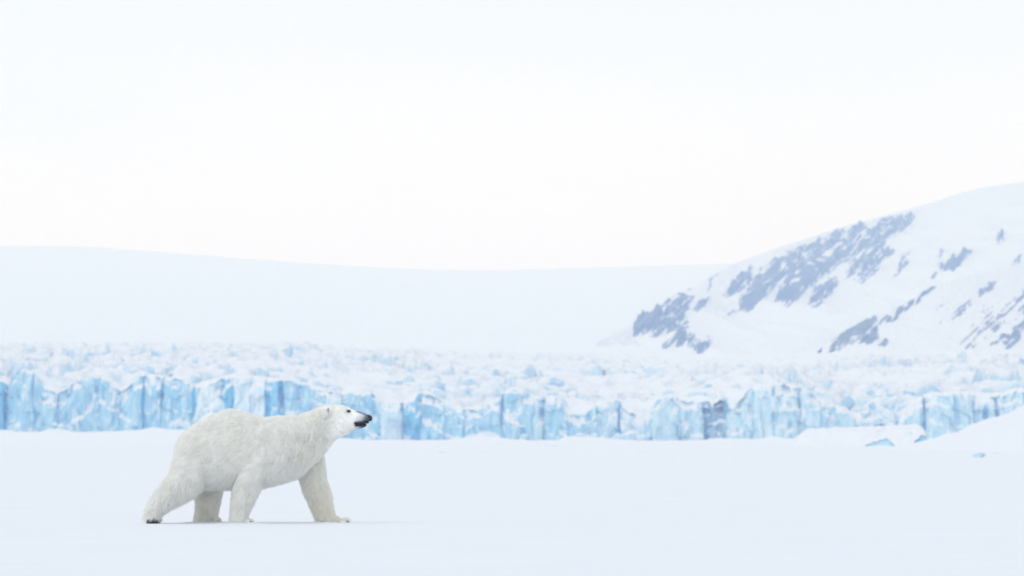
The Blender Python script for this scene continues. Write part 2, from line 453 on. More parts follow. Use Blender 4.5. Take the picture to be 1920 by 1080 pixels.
def make_mountain(name, ridge, base, blobs, ns, nt, prof, rough, s0):
    ridge, base = np.array(ridge, float), np.array(base, float)
    def arc(q):
        return np.linspace(0, 1, len(q)) if len(ridge) != len(base) else np.r_[0, np.cumsum(np.hypot(np.diff(ridge[:, 0]), np.diff(ridge[:, 1])))]
    u = arc(ridge); u = u / u[-1]
    s = np.linspace(0, 1, ns)
    def line(q):
        w = np.array([P(*r) for r in q])
        return np.stack([np.interp(s, u, w[:, i]) for i in range(3)], -1)
    R, B = line(ridge), line(base)
    def soft(a):     # take the corners off the ridge line
        k = np.hanning(25); k /= k.sum()
        return np.stack([np.convolve(np.pad(a[:, i], 12, mode='edge'), k, 'valid') for i in range(3)], -1)
    R, B = soft(R), soft(B)
    t = np.linspace(0, 1, nt)
    V = np.zeros((nt, ns, 3))
    g = prof(t)
    V[..., 0] = B[None, :, 0] + (R - B)[None, :, 0] * t[:, None]
    V[..., 1] = B[None, :, 1] + (R - B)[None, :, 1] * t[:, None]
    V[..., 2] = B[None, :, 2] + (R - B)[None, :, 2] * g[:, None]
    env = np.sin(math.pi * np.clip(t, 0, 1))[:, None] ** 0.7
    X, Y, Z = V[..., 0], V[..., 1], V[..., 2]
    a = X * CS - Z * SN * 2; b = X * SN + Z * CS * 2
    V[..., 2] += env * rough * (fbm(X / 160, Y / 300, 0, 4, s0) + 0.5 * fbm(a / 70, b / 20, 0, 3, s0 + 3))
    px = V[..., 0] * FPX / V[..., 1] + 960
    py = HORIZON - (V[..., 2] - CAM_H) * FPX / V[..., 1]
    m, who = rock_field(px, py, blobs)
    m = m * sstep(-0.02, 0.06, 1 - t)[:, None] - 0.2 * (1 - sstep(0.0, 0.03, 1 - t))[:, None]
    V[..., 2] += sstep(0.0, 0.25, m) * 0.5 * rough * (0.25 + 0.7 * np.abs(fbm(a / 26, b / 9, 0, 3, s0 + 7)))
    back = []
    for k in range(1, 12):
        q = V[-1].copy(); q[:, 1] += 60 * k; q[:, 2] -= 2.2 * k * k
        back.append(q)
    allv = np.concatenate([V, np.array(back)], 0)
    F = grid_faces(allv.shape[0], ns)
    mf = np.concatenate([m, np.full((11, ns), -1.0)], 0).ravel()
    wf = np.concatenate([who, np.full((11, ns), -1)], 0).ravel()
    fm = mf[F].mean(1); fw = wf[F[:, 0]]
    flat = allv.reshape(-1, 3)
    snow_me = mesh(name, flat, F[fm <= 0], M_SCREE, True)
    sa = snow_me.attributes.new("scree", 'FLOAT', 'POINT')
    lim = np.concatenate([np.clip(1 + m / 0.34, 0, 1), np.zeros((11, ns))], 0).ravel()
    sa.data.foreach_set("value", lim.astype(np.float32))
    mo = obj(name, snow_me, kind="structure")
    for k in sorted(set(fw[fm > 0].tolist())):
        sel = F[(fm > 0) & (fw == k)]
        idx, inv = np.unique(sel, return_inverse=True)
        obj("rock_outcrop", mesh("rock_outcrop", flat[idx], inv.reshape(-1, 4), M_ROCK, True), mo)
    return mo

make_mountain("mountain",
    [(1118, 643, 3180), (1150, 626, 3300), (1190, 600, 3450), (1250, 565, 3650), (1300, 536, 3800), (1385, 491, 4100), (1440, 471, 4200), (1500, 451, 4300), (1560, 431, 4400), (1620, 414, 4450), (1680, 398, 4500), (1740, 382, 4550), (1800, 362, 4600), (1850, 350, 4600), (1920, 341, 4600), (2050, 332, 4600), (2250, 330, 4600), (2500, 350, 4500), (2850, 420, 4300), (3200, 520, 4000), (3500, 640, 3600)],
    [(1112, 668, 3000), (1150, 672, 2980), (1190, 676, 2960), (1250, 680, 2950), (1300, 680, 2940), (1370, 680, 2930), (1420, 680, 2920), (1480, 680, 2910), (1540, 680, 2900), (1600, 680, 2900), (1660, 680, 2900), (1720, 680, 2900), (1780, 680, 2900), (1840, 680, 2900), (1900, 680, 2900), (2040, 680, 2900), (2250, 680, 2900), (2500, 680, 2900), (2850, 680, 2900), (3250, 680, 2950), (3650, 680, 3000)],
    BLOBS_MAIN, 1300, 300, lambda t: 0.72 * t + 0.28 * t * t, 17.0, 101)
make_mountain("mountain_spur",
    [(1540, 652, 2960), (1575, 627, 3000), (1630, 597, 3060), (1700, 568, 3120), (1755, 534, 3180), (1800, 521, 3230), (1860, 507, 3300), (1920, 492, 3380), (2060, 470, 3500), (2300, 480, 3500), (2500, 530, 3400), (2750, 640, 3100)],
    [(1532, 676, 2880), (1575, 680, 2870), (1630, 682, 2860), (1700, 682, 2850), (1755, 682, 2850), (1800, 682, 2850), (1860, 682, 2850), (1920, 682, 2850), (2060, 682, 2850), (2300, 682, 2850), (2500, 682, 2850), (2800, 682, 2850)],
    BLOBS_SPUR, 720, 180, lambda t: 0.8 * t + 0.2 * t * t, 6.0, 131)

# ------------------------------------------------------------------ glacier: broken surface, ice pillars, seracs
glacier = obj("glacier", None, loc=(0, YF, 0), label="crevassed glacier with jagged pale blue ice front behind the polar bear", category="glacier")

def glacier_z(X, Y):
    X, Y = np.broadcast_arrays(np.asarray(X, float), np.asarray(Y, float))
    d = Y - front_y(X)
    px = X2px(X)
    px_s = X * FPX / Y + 960
    ztop = Zpy(top_py(px))
    kern = [np.interp(px + o, TOP[:, 0], TOP[:, 1]) for o in (-120, -80, -40, 0, 40, 80, 120)]
    zplat = Zpy(np.mean(kern, 0) - 12) + 0.5
    zend = CAM_H + (HORIZON - np.interp(px_s, GL_END[:, 0], GL_END[:, 1])) * 2860.0 / FPX
    far = np.clip((d - 55) / (2860.0 - YF - 55), 0, 1)
    z = ztop + (zplat - ztop) * sstep(4, 55, d)
    z = z + (zend - zplat) * far ** 0.92
    # blocks and crevasses
    wx = X + 5 * fbm(X / 18.0, Y / 18.0, 0, 2, 201); wy = Y + 6 * fbm(X / 18.0, Y / 18.0, 4, 2, 202)
    d1, d2, hid, ox, oy = worley(wx / 8.5, wy / 13.0, 203)
    edge = d2 - d1
    chaos = np.clip(0.75 + 1.0 * fbm(X / 45.0, Y / 100.0, 0, 3, 207) + 0.25 * sstep(-20, -120, X), 0.10, 1.4)
    chaos = chaos * sstep(5, 30, d) * (1 - 0.85 * sstep(450, 1250, d))
    block = (hid - 0.5) * 6.5 + (hid * 7.3 % 1 - 0.5) * 5 * ox + (hid * 3.1 % 1 - 0.32) * 5 * oy
    crack = -3.2 * (1 - sstep(0.03, 0.22, edge))
    e1, e2, h2, _, _ = worley(wx / 4.2, wy / 6.5, 211)
    small = (h2 - 0.5) * 1.8 - 0.9 * (1 - sstep(0.02, 0.2, e2 - e1))
    z = z + chaos * (block + crack + small) + 1.0 * sstep(5, 40, d) * fbm(X / 22.0, Y / 30.0, 0, 4, 220)
    z = z - 1.6 * (1 - sstep(6.5, 13, d)) - 6 * sstep(1310, 1400, d)
    return z

hx = np.concatenate([np.arange(-800, -330, 6.0), np.arange(-330, 330.1, 1.15), np.arange(336, 801, 6.0)])
hy_off = np.concatenate([np.arange(6.5, 200, 1.1), np.arange(200, 600, 1.8), np.arange(600, 1412, 3.2)])
HX, HD = np.meshgrid(hx, hy_off)
HY = front_y(HX) + HD
HZ = glacier_z(HX, HY)
obj("crevassed_surface", mesh("crevassed_surface", np.stack([HX, HY, HZ], -1), grid_faces(len(hy_off), len(hx)), M_CREV, False), glacier)

PITS = [(1851, 778, 5, 13, 4), (942, 772, 4, 24, 3), (1352, 760, 9, 14, 4), (1350, 800, 7, 24, 2.5), (758, 806, 16, 16, 3), (735, 792, 7, 14, 2.2), (1016, 776, 7, 14, 3), (1036, 800, 7, 18, 1.6),
        (300, 742, 5, 8, 2.5), (166, 750, 8, 12, 1.4), (915, 808, 14, 8, 2.2), (800, 772, 7, 18, 1.8), (1290, 788, 5, 14, 2.5), (1480, 798, 5, 9, 2.2), (1412, 765, 6, 18, 1.2),
        (700, 770, 6, 20, 1.5), (1105, 785, 5, 14, 1.6), (1125, 790, 5, 18, 1.6), (1890, 762, 6, 14, 1.3), (1560, 776, 5, 10, 1.2), (60, 800, 5, 10, 1.5), (560, 745, 6, 20, 1.2)]

CLEFTS = {-8: 4, 12: 3, 106: 8, 222: 7, 266: 6, 360: 10, 414: 2, 534: 4, 640: 8, 752: 4, 942: 5, 1019: 4, 1164: 3, 1320: 3, 1363: 5, 1496: 4, 1736: 2, 1868: 3, -105: 4, -250: 5, 2000: 5}   # column, width of the open cracks
def ice_pillar(px0, px1, mat, recess=0.0, lean=0.0, seed=0, cham=0.9):
    x0, x1 = (px0 - 960) * K, (px1 - 960) * K
    gl = CLEFTS.get(px0, -3.0) * 0.5 * K; gr = CLEFTS.get(px1, -3.0) * 0.5 * K
    nfr = max(9, int((x1 - x0) / 0.30))
    nv, nb, depth = 54, 8, 14.0
    uf = np.linspace(0, 1, nfr)
    v = np.linspace(0, 1, nv)
    xm = 0.5 * (x0 + x1)
    bk = np.linspace(0, 1, nb) ** 1.8
    per = [(0.0, b) for b in bk[::-1][:-1]] + [(u, 0.0) for u in uf] + [(1.0, b) for b in bk[1:]]
    pu = np.array([p[0] for p in per]); pb = np.array([p[1] for p in per])
    close = 1 - 8.0 * np.minimum(pb, .25)
    X0 = (x0 + gl * np.where(gl > 0, close, 1)) * (1 - pu) + (x1 - gr * np.where(gr > 0, close, 1)) * pu
    zb = Zpy(base_py(X2px(X0))) - 1.5
    zt = Zpy(top_py(np.clip(X2px(X0), px0 - 2, px1 + 2))) + 0.7 * fbm(X0 / 1.6, seed, 0, 2, 5) + pb * 1.0
    Z = zb[None] + (zt - zb)[None] * v[:, None]
    side = (2 * pu - 1)[None]
    X = X0[None] + (xm - X0)[None] * 0.05 * v[:, None] ** 2 + lean * K * (v[:, None] - 0.4)
    X = X + 0.55 * np.abs(side) ** 3 * fbm(Z / 6.0, np.where(side > 0, px1, px0) * 1.0, 0, 3, 310)
    for gg, sgn, pxx in ((gl, 1, px0), (gr, -1, px1)):          # cracks pinch and open along their height
        if gg > 0:
            wgt = np.clip(1 - 2.2 * np.abs(pu - (0 if sgn > 0 else 1)), 0, 1)[None] ** 4 * np.clip(close, 0, 1)[None]
            pin = np.clip(0.55 + 1.3 * noise(Z / 4.2, pxx * 1.7, 0, 311), 0, 1.15) - 1
            X = X + sgn * wgt * pin * gg * 1.1
    corner = np.minimum(pu, 1 - pu) * (x1 - x0)
    yaw = 0.28 * math.sin(seed * 12.9)
    Yb = front_y(X0) + recess + yaw * (X0 - xm) + pb * depth + np.where(pb == 0, cham * np.where(pu < .5, 1.0 if gl > 0 else .15, 1.0 if gr > 0 else .15) * np.exp(-(corner / 0.8) ** 1.5), 0)
    Y = Yb[None] + 1.6 * v[:, None] + 1.5 * v[:, None] ** 7
    # fractured face
    f = 2.3 * fbm(X / 4.5, Z / 10.0, seed * 0.37, 4, 301)
    f = f + 0.75 * (np.abs(fbm(X / 1.5, Z / 6.5, seed * 0.7, 3, 302)) * 2 - 0.5)
    sh = 0.22 * noise(X / 12.0, Z / 14.0, seed, 308)
    d1, d2, hid, ox, oy = worley((X + sh * Z * 1.6) / 2.4 + seed, Z / 4.2, 303)
    f = f + (hid - 0.5) * 1.5 + (hid * 5.1 % 1 - 0.5) * 2.2 * ox + (hid * 9.7 % 1 - 0.5) * 1.2 * oy
    led = 0.42 + 0.34 * noise(X / 5.0, seed * 0.1, 0, 306) + 0.05 * fbm(X / 1.2, seed, 0, 2, 309)
    on = sstep(0.05, 0.3, noise(X / 8.0, 2.2, 0, 307))
    f = f + on * 1.9 * sstep(-0.015, 0.085, v[:, None] - led)
    led2 = 0.78 + 0.12 * noise(X / 3.5, seed * 0.1, 0, 316)
    f = f + sstep(0.0, 0.3, noise(X / 6.0, 5.2, 0, 317)) * 1.6 * sstep(-0.01, 0.07, v[:, None] - led2)
    for cx, cy, rx, ry, dp in PITS:
        qx = (X2px(X) - cx) / rx; qy = (HORIZON - (Z - CAM_H) / K - cy) / ry
        f = f + dp * np.exp(-(qx ** 2 + qy ** 2) ** 1.5)
    face = (1 - pb)[None] ** 2
    Y = Y + f * np.maximum(face, 0.15)
    X = X + (pb > 0)[None] * 0.5 * fbm(Y / 2.5, Z / 5.0, seed, 3, 304)
    verts = [np.stack([X, Y, Z], -1).reshape(-1, 3)]
    npn = len(per)
    faces = list(map(tuple, grid_faces(nv, npn)))
    # snowy cap from the top ring
    last = (nv - 1) * npn
    prev = [last + (nb - 1) + i for i in range(nfr)]
    count = nv * npn
    topX, topY, topZ = X[-1], Y[-1], Z[-1]
    for r in range(1, nb):
        li, ri = nb - 1 - r, nb - 1 + nfr - 1 + r
        q = uf[1:-1]
        cx_ = topX[li] + (topX[ri] - topX[li]) * q
        cy_ = topY[li] + (topY[ri] - topY[li]) * q
        back = r / (nb - 1)
        fr = topZ[nb - 1:nb - 1 + nfr][1:-1]
        cz_ = (topZ[li] + (topZ[ri] - topZ[li]) * q) * back + fr * (1 - back) + 0.5 * math.sin(back * math.pi) * np.sin(q * math.pi) + 0.25 * noise(cx_ / 1.5, cy_ / 1.5, 0, 7)
        verts.append(np.stack([cx_, cy_, cz_], -1))
        cur = [last + li] + list(range(count, count + len(q))) + [last + ri]
        count += len(q)
        for i in range(nfr - 1):
            faces.append((prev[i], prev[i + 1], cur[i + 1], cur[i]))
        prev = cur
    V = np.concatenate(verts, 0)
    me = mesh("ice_pillar", V, np.array(faces), mat, False)
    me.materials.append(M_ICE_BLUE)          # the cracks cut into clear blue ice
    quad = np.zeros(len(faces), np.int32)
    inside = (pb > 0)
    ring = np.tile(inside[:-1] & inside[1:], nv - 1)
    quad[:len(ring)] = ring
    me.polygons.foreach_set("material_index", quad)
    return obj("ice_pillar", me, glacier)

I, PA, WH, BL, GR = M_ICE, M_ICE_PALE, M_ICE_WHITE, M_ICE_BLUE, M_ICE_GREY
SEGS = [(-330, -250, I, 0, 0, 2), (-250, -180, WH, 0, 0, 2), (-180, -105, I, .5, 0, 2), (-105, -50, I, 0, 0, 2), (-50, -8, WH, .5, 0, 2), (-8, 12, BL, 3, 0, 0.5),
    (12, 58, I, 0, 0, .6), (58, 106, I, .6, 3, 2.5), (106, 142, I, .8, 6, 3.0), (142, 186, I, 0, 0, 1), (186, 222, I, .5, 0, 1.5), (222, 266, I, -.2, 0, 2.2), (266, 300, I, 0, 3, 2.2), (300, 360, I, .2, 5, 1.5),
    (360, 414, WH, 1.5, 8, 3), (414, 441, BL, 3.2, 4, 0.5), (441, 470, WH, -.3, 0, 1), (470, 497, WH, 0, 0, 1), (497, 520, BL, 1.6, 0, .5), (520, 534, BL, 2.6, -4, .5), (534, 566, I, .3, 0, 1), (566, 608, I, .3, 0, 1),
    (608, 640, WH, .6, 0, 2), (640, 676, I, 1, 0, 2.2), (676, 716, I, .5, 0, 1.5), (716, 752, WH, .6, 0, 1), (752, 790, BL, 2.6, 0, .5), (790, 832, I, 0, 0, 1), (832, 868, I, .4, 0, .6), (868, 904, I, 1.0, 0, .6),
    (904, 942, I, 0, 0, 1.2), (942, 1000, I, 0, 0, 1.2), (1000, 1019, WH, 1, 0, 1), (1019, 1062, I, .8, 0, 1), (1062, 1118, I, 1.2, 0, .6), (1118, 1164, PA, .4, 0, 1), (1164, 1224, PA, .8, 0, 1), (1224, 1274, PA, 0, 0, 1),
    (1274, 1320, PA, .8, 0, 1), (1320, 1363, GR, 2.6, 0, .8), (1363, 1412, PA, -.8, 2, 1), (1412, 1452, PA, -1.2, 0, .6), (1452, 1496, PA, -1.2, 0, .8), (1496, 1534, PA, -.4, 0, 1.8), (1534, 1570, PA, .4, 0, .6),
    (1570, 1610, PA, .6, 0, .6), (1610, 1684, WH, 2.5, 0, .6), (1684, 1736, PA, .2, 0, .6), (1736, 1790, PA, -.8, 0, .8), (1790, 1826, PA, -.6, 0, .6), (1826, 1868, PA, 0, 0, 1.2), (1868, 1930, PA, .2, 0, 1),
    (1930, 2000, PA, 0, 0, 2), (2000, 2080, PA, .5, 0, 2), (2080, 2150, I, 0, 0, 2), (2150, 2240, PA, .5, 0, 2)]
q_ = random.Random(3)
for lo_, hi_ in ((-2000, -330), (2240, 3600)):       # the front runs on beyond the picture
    x_ = lo_
    while x_ < hi_ - 1:
        nx_ = min(hi_, x_ + q_.randint(60, 150))
        SEGS.append((x_, nx_, q_.choice((I, PA, WH, PA)), q_.uniform(-.6, 1), 0, 0)); x_ = nx_
for i, (a, b, m, rc, ln, gp) in enumerate(SEGS):
    ice_pillar(a, b, m, rc, ln, seed=i * 1.37)

# angular blocks of broken ice
def chunk_mesh(name, seed, mat, flat=1.0):
    r = random.Random(seed)
    bm = bmesh.new()
    for _ in range(15):
        x, y, z = (r.uniform(-1, 1) for _ in range(3))
        mx = max(abs(x), abs(y), abs(z))
        k = r.uniform(0.8, 1.0) / mx if r.random() < 0.8 else 1.0
        bm.verts.new((x * k, y * k, (z * k + 0.7) * flat))
    res = bmesh.ops.convex_hull(bm, input=bm.verts)
    bmesh.ops.delete(bm, geom=list({g for g in res["geom_unused"] + res["geom_interior"] if isinstance(g, bmesh.types.BMVert)}), context='VERTS')
    bmesh.ops.recalc_face_normals(bm, faces=bm.faces)
    me = bpy.data.meshes.new(name); bm.to_mesh(me); bm.free()
    me.materials.append(mat)
    return me
SERAC = [chunk_mesh("serac", 50 + i, M_CREV) for i in range(9)]
r = random.Random(5)
placed = 0
while placed < 170:
    d = 12 + 520 * r.random() ** 1.6
    px = r.uniform(-60, 1980)
    Y = YF + d
    X = (px - 960) * Y / FPX
    keep = 0.35 + 0.9 * float(fbm(X / 55.0, Y / 120.0, 0, 3, 207)) + (0.25 if px < 420 else 0)
    if r.random() > keep: continue
    s = r.uniform(0.7, 2.1) * (1.0 + 0.15 * (d / 500))
    o = obj("serac", SERAC[r.randrange(9)], glacier, loc=(X, Y - YF, float(glacier_z(X, Y)) - 0.45 * s))
    o.scale = (s * r.uniform(.7, 1.5), s * r.uniform(.7, 1.3), s * r.uniform(.7, 1.35))
    o.rotation_euler = (r.uniform(-.25, .25), r.uniform(-.3, .3), r.uniform(0, 6.3))
    placed += 1
# rubble of the collapsed gully, fallen blocks at the foot
RUB = [chunk_mesh("ice_block", 90 + i, (M_ICE_WHITE, M_CREV, M_ICE_PALE)[i % 3]) for i in range(6)]
spots = [(1612, 792, 12), (1625, 776, 14), (1645, 790, 15), (1662, 778, 12), (1640, 760, 13), (1620, 752, 10), (1655, 755, 12), (1672, 762, 10), (1634, 800, 12), (1668, 796, 13), (1605, 768, 9), (1680, 780, 9),
         (1648, 740, 11), (1628, 735, 10), (1668, 742, 10), (95, 806, 9), (112, 803, 12), (130, 805, 9), (104, 796, 7), (140, 810, 7), (300, 804, 7), (380, 800, 12), (365, 790, 11), (398, 790, 12), (350, 800, 10), (404, 775, 11), (385, 770, 10), (410, 760, 9),
         (1180, 818, 22), (1160, 822, 14), (1202, 820, 15), (905, 819, 15), (930, 822, 11), (690, 824, 10), (720, 822, 10), (980, 820, 12), (1362, 826, 6), (1508, 818, 8), (612, 790, 14), (735, 778, 12)]
for i, (px, py, w) in enumerate(spots):
    fy = float(front_y((px - 960) * K))
    Y = fy - 2.0 + (5.0 if 1590 < px < 1690 else 0.0) + max(0, (800 - py)) * 0.09
    s = w * K * 0.62
    x, y, z = P(px, py, Y)
    o = obj("ice_block", RUB[i % 6], glacier, loc=(x, Y - YF, z - s * 0.75))
    o.scale = (s * r.uniform(.9, 1.3), s * r.uniform(.9, 1.4), s * r.uniform(.8, 1.2))
    o.rotation_euler = (r.uniform(-.3, .3), r.uniform(-.4, .4), r.uniform(0, 6.3))
for i in range(64):
    px = r.uniform(-20, 1480)
    w = 2.5 + 6.5 * r.random() ** 2.2
    X = (px - 960) * K
    Y = float(front_y(X)) - 1.0 - 14 * r.random() ** 2
    s_ = w * K * 0.55
    o = obj("ice_block", RUB[i % 6], glacier, loc=(X, Y - YF, float(ground_z(X, Y)) - 0.5 * s_))
    o.scale = (s_ * r.uniform(.9, 1.6), s_ * r.uniform(.9, 1.4), s_ * r.uniform(.6, 1.1))
    o.rotation_euler = (r.uniform(-.3, .3), r.uniform(-.4, .4), r.uniform(0, 6.3))
# snow cone heaped against the front behind the bear's back
cu, cv = np.meshgrid(np.linspace(-1, 1, 60), np.linspace(0, 1, 40))
cxm = (392 - 960) * K
cX = cxm + cu * 9.5 + 3.0 * (cv - .3)
cY = float(front_y(cxm)) + 3.5 - (1 - cv) * 11 + 0 * cu
cZ = Zpy(814) - 0.6 + (Zpy(742) - Zpy(814)) * cv ** 1.2 * np.exp(-(cu / .62) ** 2) + 0.8 * fbm(cX / 2.2, cv * 5, 0, 4, 401) * cv
obj("snow_cone", mesh("snow_cone", np.stack([cX, cY, cZ], -1), grid_faces(40, 60), M_ICE_WHITE, False), glacier)

# ------------------------------------------------------------------ low ice slab in front of the glacier
SY = 445.0
slab = obj("ice_slab", None, loc=P(1618, 838, SY), label="low snow-covered slab of ice with blue hollows before the glacier at right", category="ice slab")
def slab_mesh():
    ks = SY / FPX
    n, q = 150, 26
    px = np.linspace(1478, 1742, n)
    X = (px - 960) * ks
    tz = np.interp(px, [1478, 1500, 1520, 1600, 1690, 1726, 1736, 1742], [846, 822, 809, 806, 803, 800, 806, 822])
    tz = CAM_H + (HORIZON - tz) * ks + 0.04 * noise(px / 9.0, 1.0)
    # how far the snow apron hangs down the face (1 = to the ground)
    hang = 1 - np.interp(px, [1606, 1624, 1648, 1666, 1680], [0, .20, .42, .48, 0]) - np.interp(px, [1696, 1730, 1742], [0, .62, .80])
    hang = np.clip(hang + 0.05 * noise(px / 6.0, 4.0), 0.12, 1)
    V = []
    for k in range(q):                       # apron from its lower lip up to the crest
        t = k / (q - 1)
        zf = -0.15 + (tz + 0.15) * (1 - hang * (1 - t))
        out = ((1 - t) * hang) ** 1.3 * 2.6
        V.append(np.stack([X, SY + 1.2 - out + 0.12 * noise(px / 14.0, t * 3, 0, 9) + 0 * X, zf], -1))
    for k in range(1, 10):
        t = k / 9
        V.append(np.stack([X, np.full(n, SY + 1.2 + 8 * t), tz + 0.35 * math.sin(t * 2.2) - 2.2 * t ** 5], -1))
    cover = mesh("snow_cover", np.array(V), grid_faces(len(V), n), M_SNOW, True)
    W = []
    for k in range(14):
        t = k / 13
        rough_ = 0.10 * fbm(px / 7.0, t * 3, 0, 3, 12) + 0.05 * math.sin(t * math.pi)
        W.append(np.stack([X - 0.06, SY + 1.2 - (1 - t * 0.84) ** 1.3 * 2.6 + 0.12 - 0.20 * sstep(0.0, 0.25, 1 - hang) + rough_, -0.2 + (tz * 0.80 + 0.1) * t], -1))
    # right end wall
    body = np.array(W)
    wall = [np.stack([np.full(14, X[-1] - 0.05 - 0.5 * k / 7), body[:, -1, 1] + 8 * k / 7, body[:, -1, 2]], -1) for k in range(8)]
    body = np.concatenate([body, np.stack(wall[1:], 1)], 1)
    ice = mesh("ice_body", body, grid_faces(14, body.shape[1]), M_ICE_BARE, True)
    return cover, ice
cover, ice = slab_mesh()
obj("snow_cover", cover, slab); obj("ice_body", ice, slab)

# ------------------------------------------------------------------ loose ice fragments on the sea ice
FRAG = [chunk_mesh("ice_fragment", 130 + i, M_FRAG, 0.55) for i in range(5)]
def fragment(px, py, w, h, label, k, rot, cat="ice fragment"):
    Y = CAM_H * FPX / max(py - HORIZON, 4)
    X = (px - 960) * Y / FPX
    s = w * Y / FPX / 2
    o = obj("ice_fragment", FRAG[k], loc=(X, Y, float(ground_z(X, Y)) - 0.05), label=label, category=cat, group="loose ice fragments on the snow")
    o.scale = (s, s * 0.8, 1.3 * h * Y / FPX / 0.95)
    o.rotation_euler = (0, 0, rot)
fragment(1033, 842, 34, 4, "flat pale blue ice fragment on the snow left of the low snow mound", 0, .3)
fragment(826, 849, 22, 3, "small blue ice fragment on the snow nearest the bear's nose", 1, .9)
fragment(1836, 858, 36, 9, "tilted blue ice fragment on the right snow bank", 4, .4)
fragment(1868, 851, 24, 3, "pale ice fragment higher on the right snow bank", 0, 1.2)
fragment(196, 824, 16, 3, "dull blue ice fragment on snow left of the bear's rump", 2, .2)

# ------------------------------------------------------------------ polar bear
ZS = 4 * FPX / BEAR_Y        # zoomed-photo pixels per metre (x4)
BX0 = (460 - 960) * BEAR_Y / FPX
def bx(z): return (np.asarray(z, float) - 880.0) / ZS
def bz(z): return (964.0 - np.asarray(z, float)) / ZS

bear = obj("polar_bear", None, loc=(BX0, BEAR_Y, -0.008), label="white polar bear walking to the right across the snow", category="polar bear")

TORSO = np.array([  # column, top row, bottom row, half width m
    (352, 460, 540, .07), (358, 412, 610, .16), (372, 362, 645, .21), (400, 308, 660, .25), (450, 262, 664, .275), (520, 212, 662, .295), (600, 168, 660, .305), (680, 137, 660, .305), (740, 118, 660, .30), (775, 110, 660, .30),
    (830, 118, 660, .30), (900, 143, 660, .30), (970, 165, 656, .30), (1030, 175, 646, .30), (1090, 168, 630, .30), (1140, 162, 614, .29), (1200, 164, 594, .275), (1260, 162, 572, .25), (1320, 146, 540, .225),
    (1370, 130, 500, .20), (1410, 112, 464, .18), (1450, 97, 424, .16), (1490, 82, 386, .142), (1530, 74, 350, .13), (1570, 72, 320, .124), (1610, 77, 298, .118), (1640, 86, 282, .11), (1665, 97, 262, .10), (1690, 108, 232, .086),
    (1710, 114, 208, .074), (1735, 121, 206, .066), (1760, 129, 204, .060), (1785, 138, 202, .052), (1806, 150, 198, .042), (1816, 162, 188, .022)], float)

def loft_slices_x(tab, n=26, exp=0.85):
    ts = np.linspace(0, 1, len(tab))
    V = []
    for x, t, b, w in tab:
        th = np.linspace(0, 2 * math.pi, n, endpoint=False)
        zc, hz = (bz(t) + bz(b)) / 2, (bz(t) - bz(b)) / 2
        c, s = np.cos(th), np.sin(th)
        V.append(np.stack([np.full(n, bx(x)), w * np.sign(c) * np.abs(c) ** exp * (1 - 0.10 * s), zc + hz * np.sign(s) * np.abs(s) ** exp], -1))
    return close_loft(np.array(V))

def close_loft(V):
    m, n, _ = V.shape
    f = []
    for i in range(m - 1):
        for j in range(n):
            f.append((i * n + j, i * n + (j + 1) % n, (i + 1) * n + (j + 1) % n, (i + 1) * n + j))
    f.append(tuple(range(n - 1, -1, -1)))
    f.append(tuple((m - 1) * n + j for j in range(n)))
    return V.reshape(-1, 3), f

def loft_slices_z(tab, yc, n=20, inset=9, y_top=None, exp=0.9):
    V = []
    for k, (zy, xb, xf, w) in enumerate(tab):
        th = np.linspace(0, 2 * math.pi, n, endpoint=False)
        x0, x1 = bx(xb + inset), bx(xf - inset)
        c, s = np.cos(th), np.sin(th)
        yy = yc if y_top is None else y_top + (yc - y_top) * min(1, k / 4)
        V.append(np.stack([(x0 + x1) / 2 + (x1 - x0) / 2 * np.sign(c) * np.abs(c) ** exp, yy + w * np.sign(s) * np.abs(s) ** exp, np.full(n, bz(zy))], -1))
    return close_loft(np.array(V)[::-1])

NEAR_HIND = [(380, 392, 640, .10), (430, 356, 650, .14), (520, 332, 645, .165), (600, 304, 606, .16), (660, 266, 560, .15), (720, 220, 485, .135), (770, 190, 392, .115), (810, 168, 308, .102), (850, 150, 262, .094), (890, 140, 246, .09), (930, 132, 248, .095), (960, 132, 248, .09), (976, 136, 246, .085)]
FAR_HIND = [(520, 470, 740, .13), (600, 480, 722, .14), (680, 496, 700, .125), (740, 506, 684, .115), (810, 511, 668, .105), (870, 508, 656, .10), (915, 500, 648, .10), (945, 494, 652, .105), (974, 490, 658, .105)]
NEAR_FORE = [(330, 960, 1070, .05), (370, 910, 1095, .10), (430, 868, 1102, .135), (520, 842, 1072, .142), (600, 820, 1036, .137), (680, 808, 986, .122), (750, 798, 952, .112), (820, 792, 922, .098), (880, 786, 898, .092), (920, 784, 896, .097), (948, 786, 908, .10), (974, 786, 924, .10)]
FAR_FORE = [(330, 1180, 1405, .08), (400, 1190, 1438, .13), (480, 1232, 1456, .14), (560, 1272, 1466, .135), (640, 1308, 1472, .122), (720, 1350, 1488, .11), (800, 1384, 1500, .10), (870, 1412, 1512, .095), (912, 1428, 1524, .096), (938, 1436, 1560, .106), (956, 1442, 1612, .11), (974, 1446, 1632, .105)]
JAW = np.array([(1600, 240, 303, .085), (1650, 222, 284, .08), (1690, 212, 262, .066), (1720, 214, 250, .056), (1750, 217, 243, .047), (1775, 218, 238, .039), (1790, 218, 232, .022)], float)

def ellipsoid(cx, cy, cz, rx, ry, rz, n=14, rot=None):
    V, f = [], []
    for i in range(n + 1):
        a = math.pi * i / n - math.pi / 2
        a = max(-1.5, min(1.5, a))
        for j in range(n):
            b = 2 * math.pi * j / n
            v = Vector((rx * math.cos(a) * math.cos(b), ry * math.cos(a) * math.sin(b), rz * math.sin(a)))
            if rot: v = rot @ v
            V.append((cx + v.x, cy + v.y, cz + v.z))
    return close_loft(np.array(V).reshape(n + 1, n, 3))

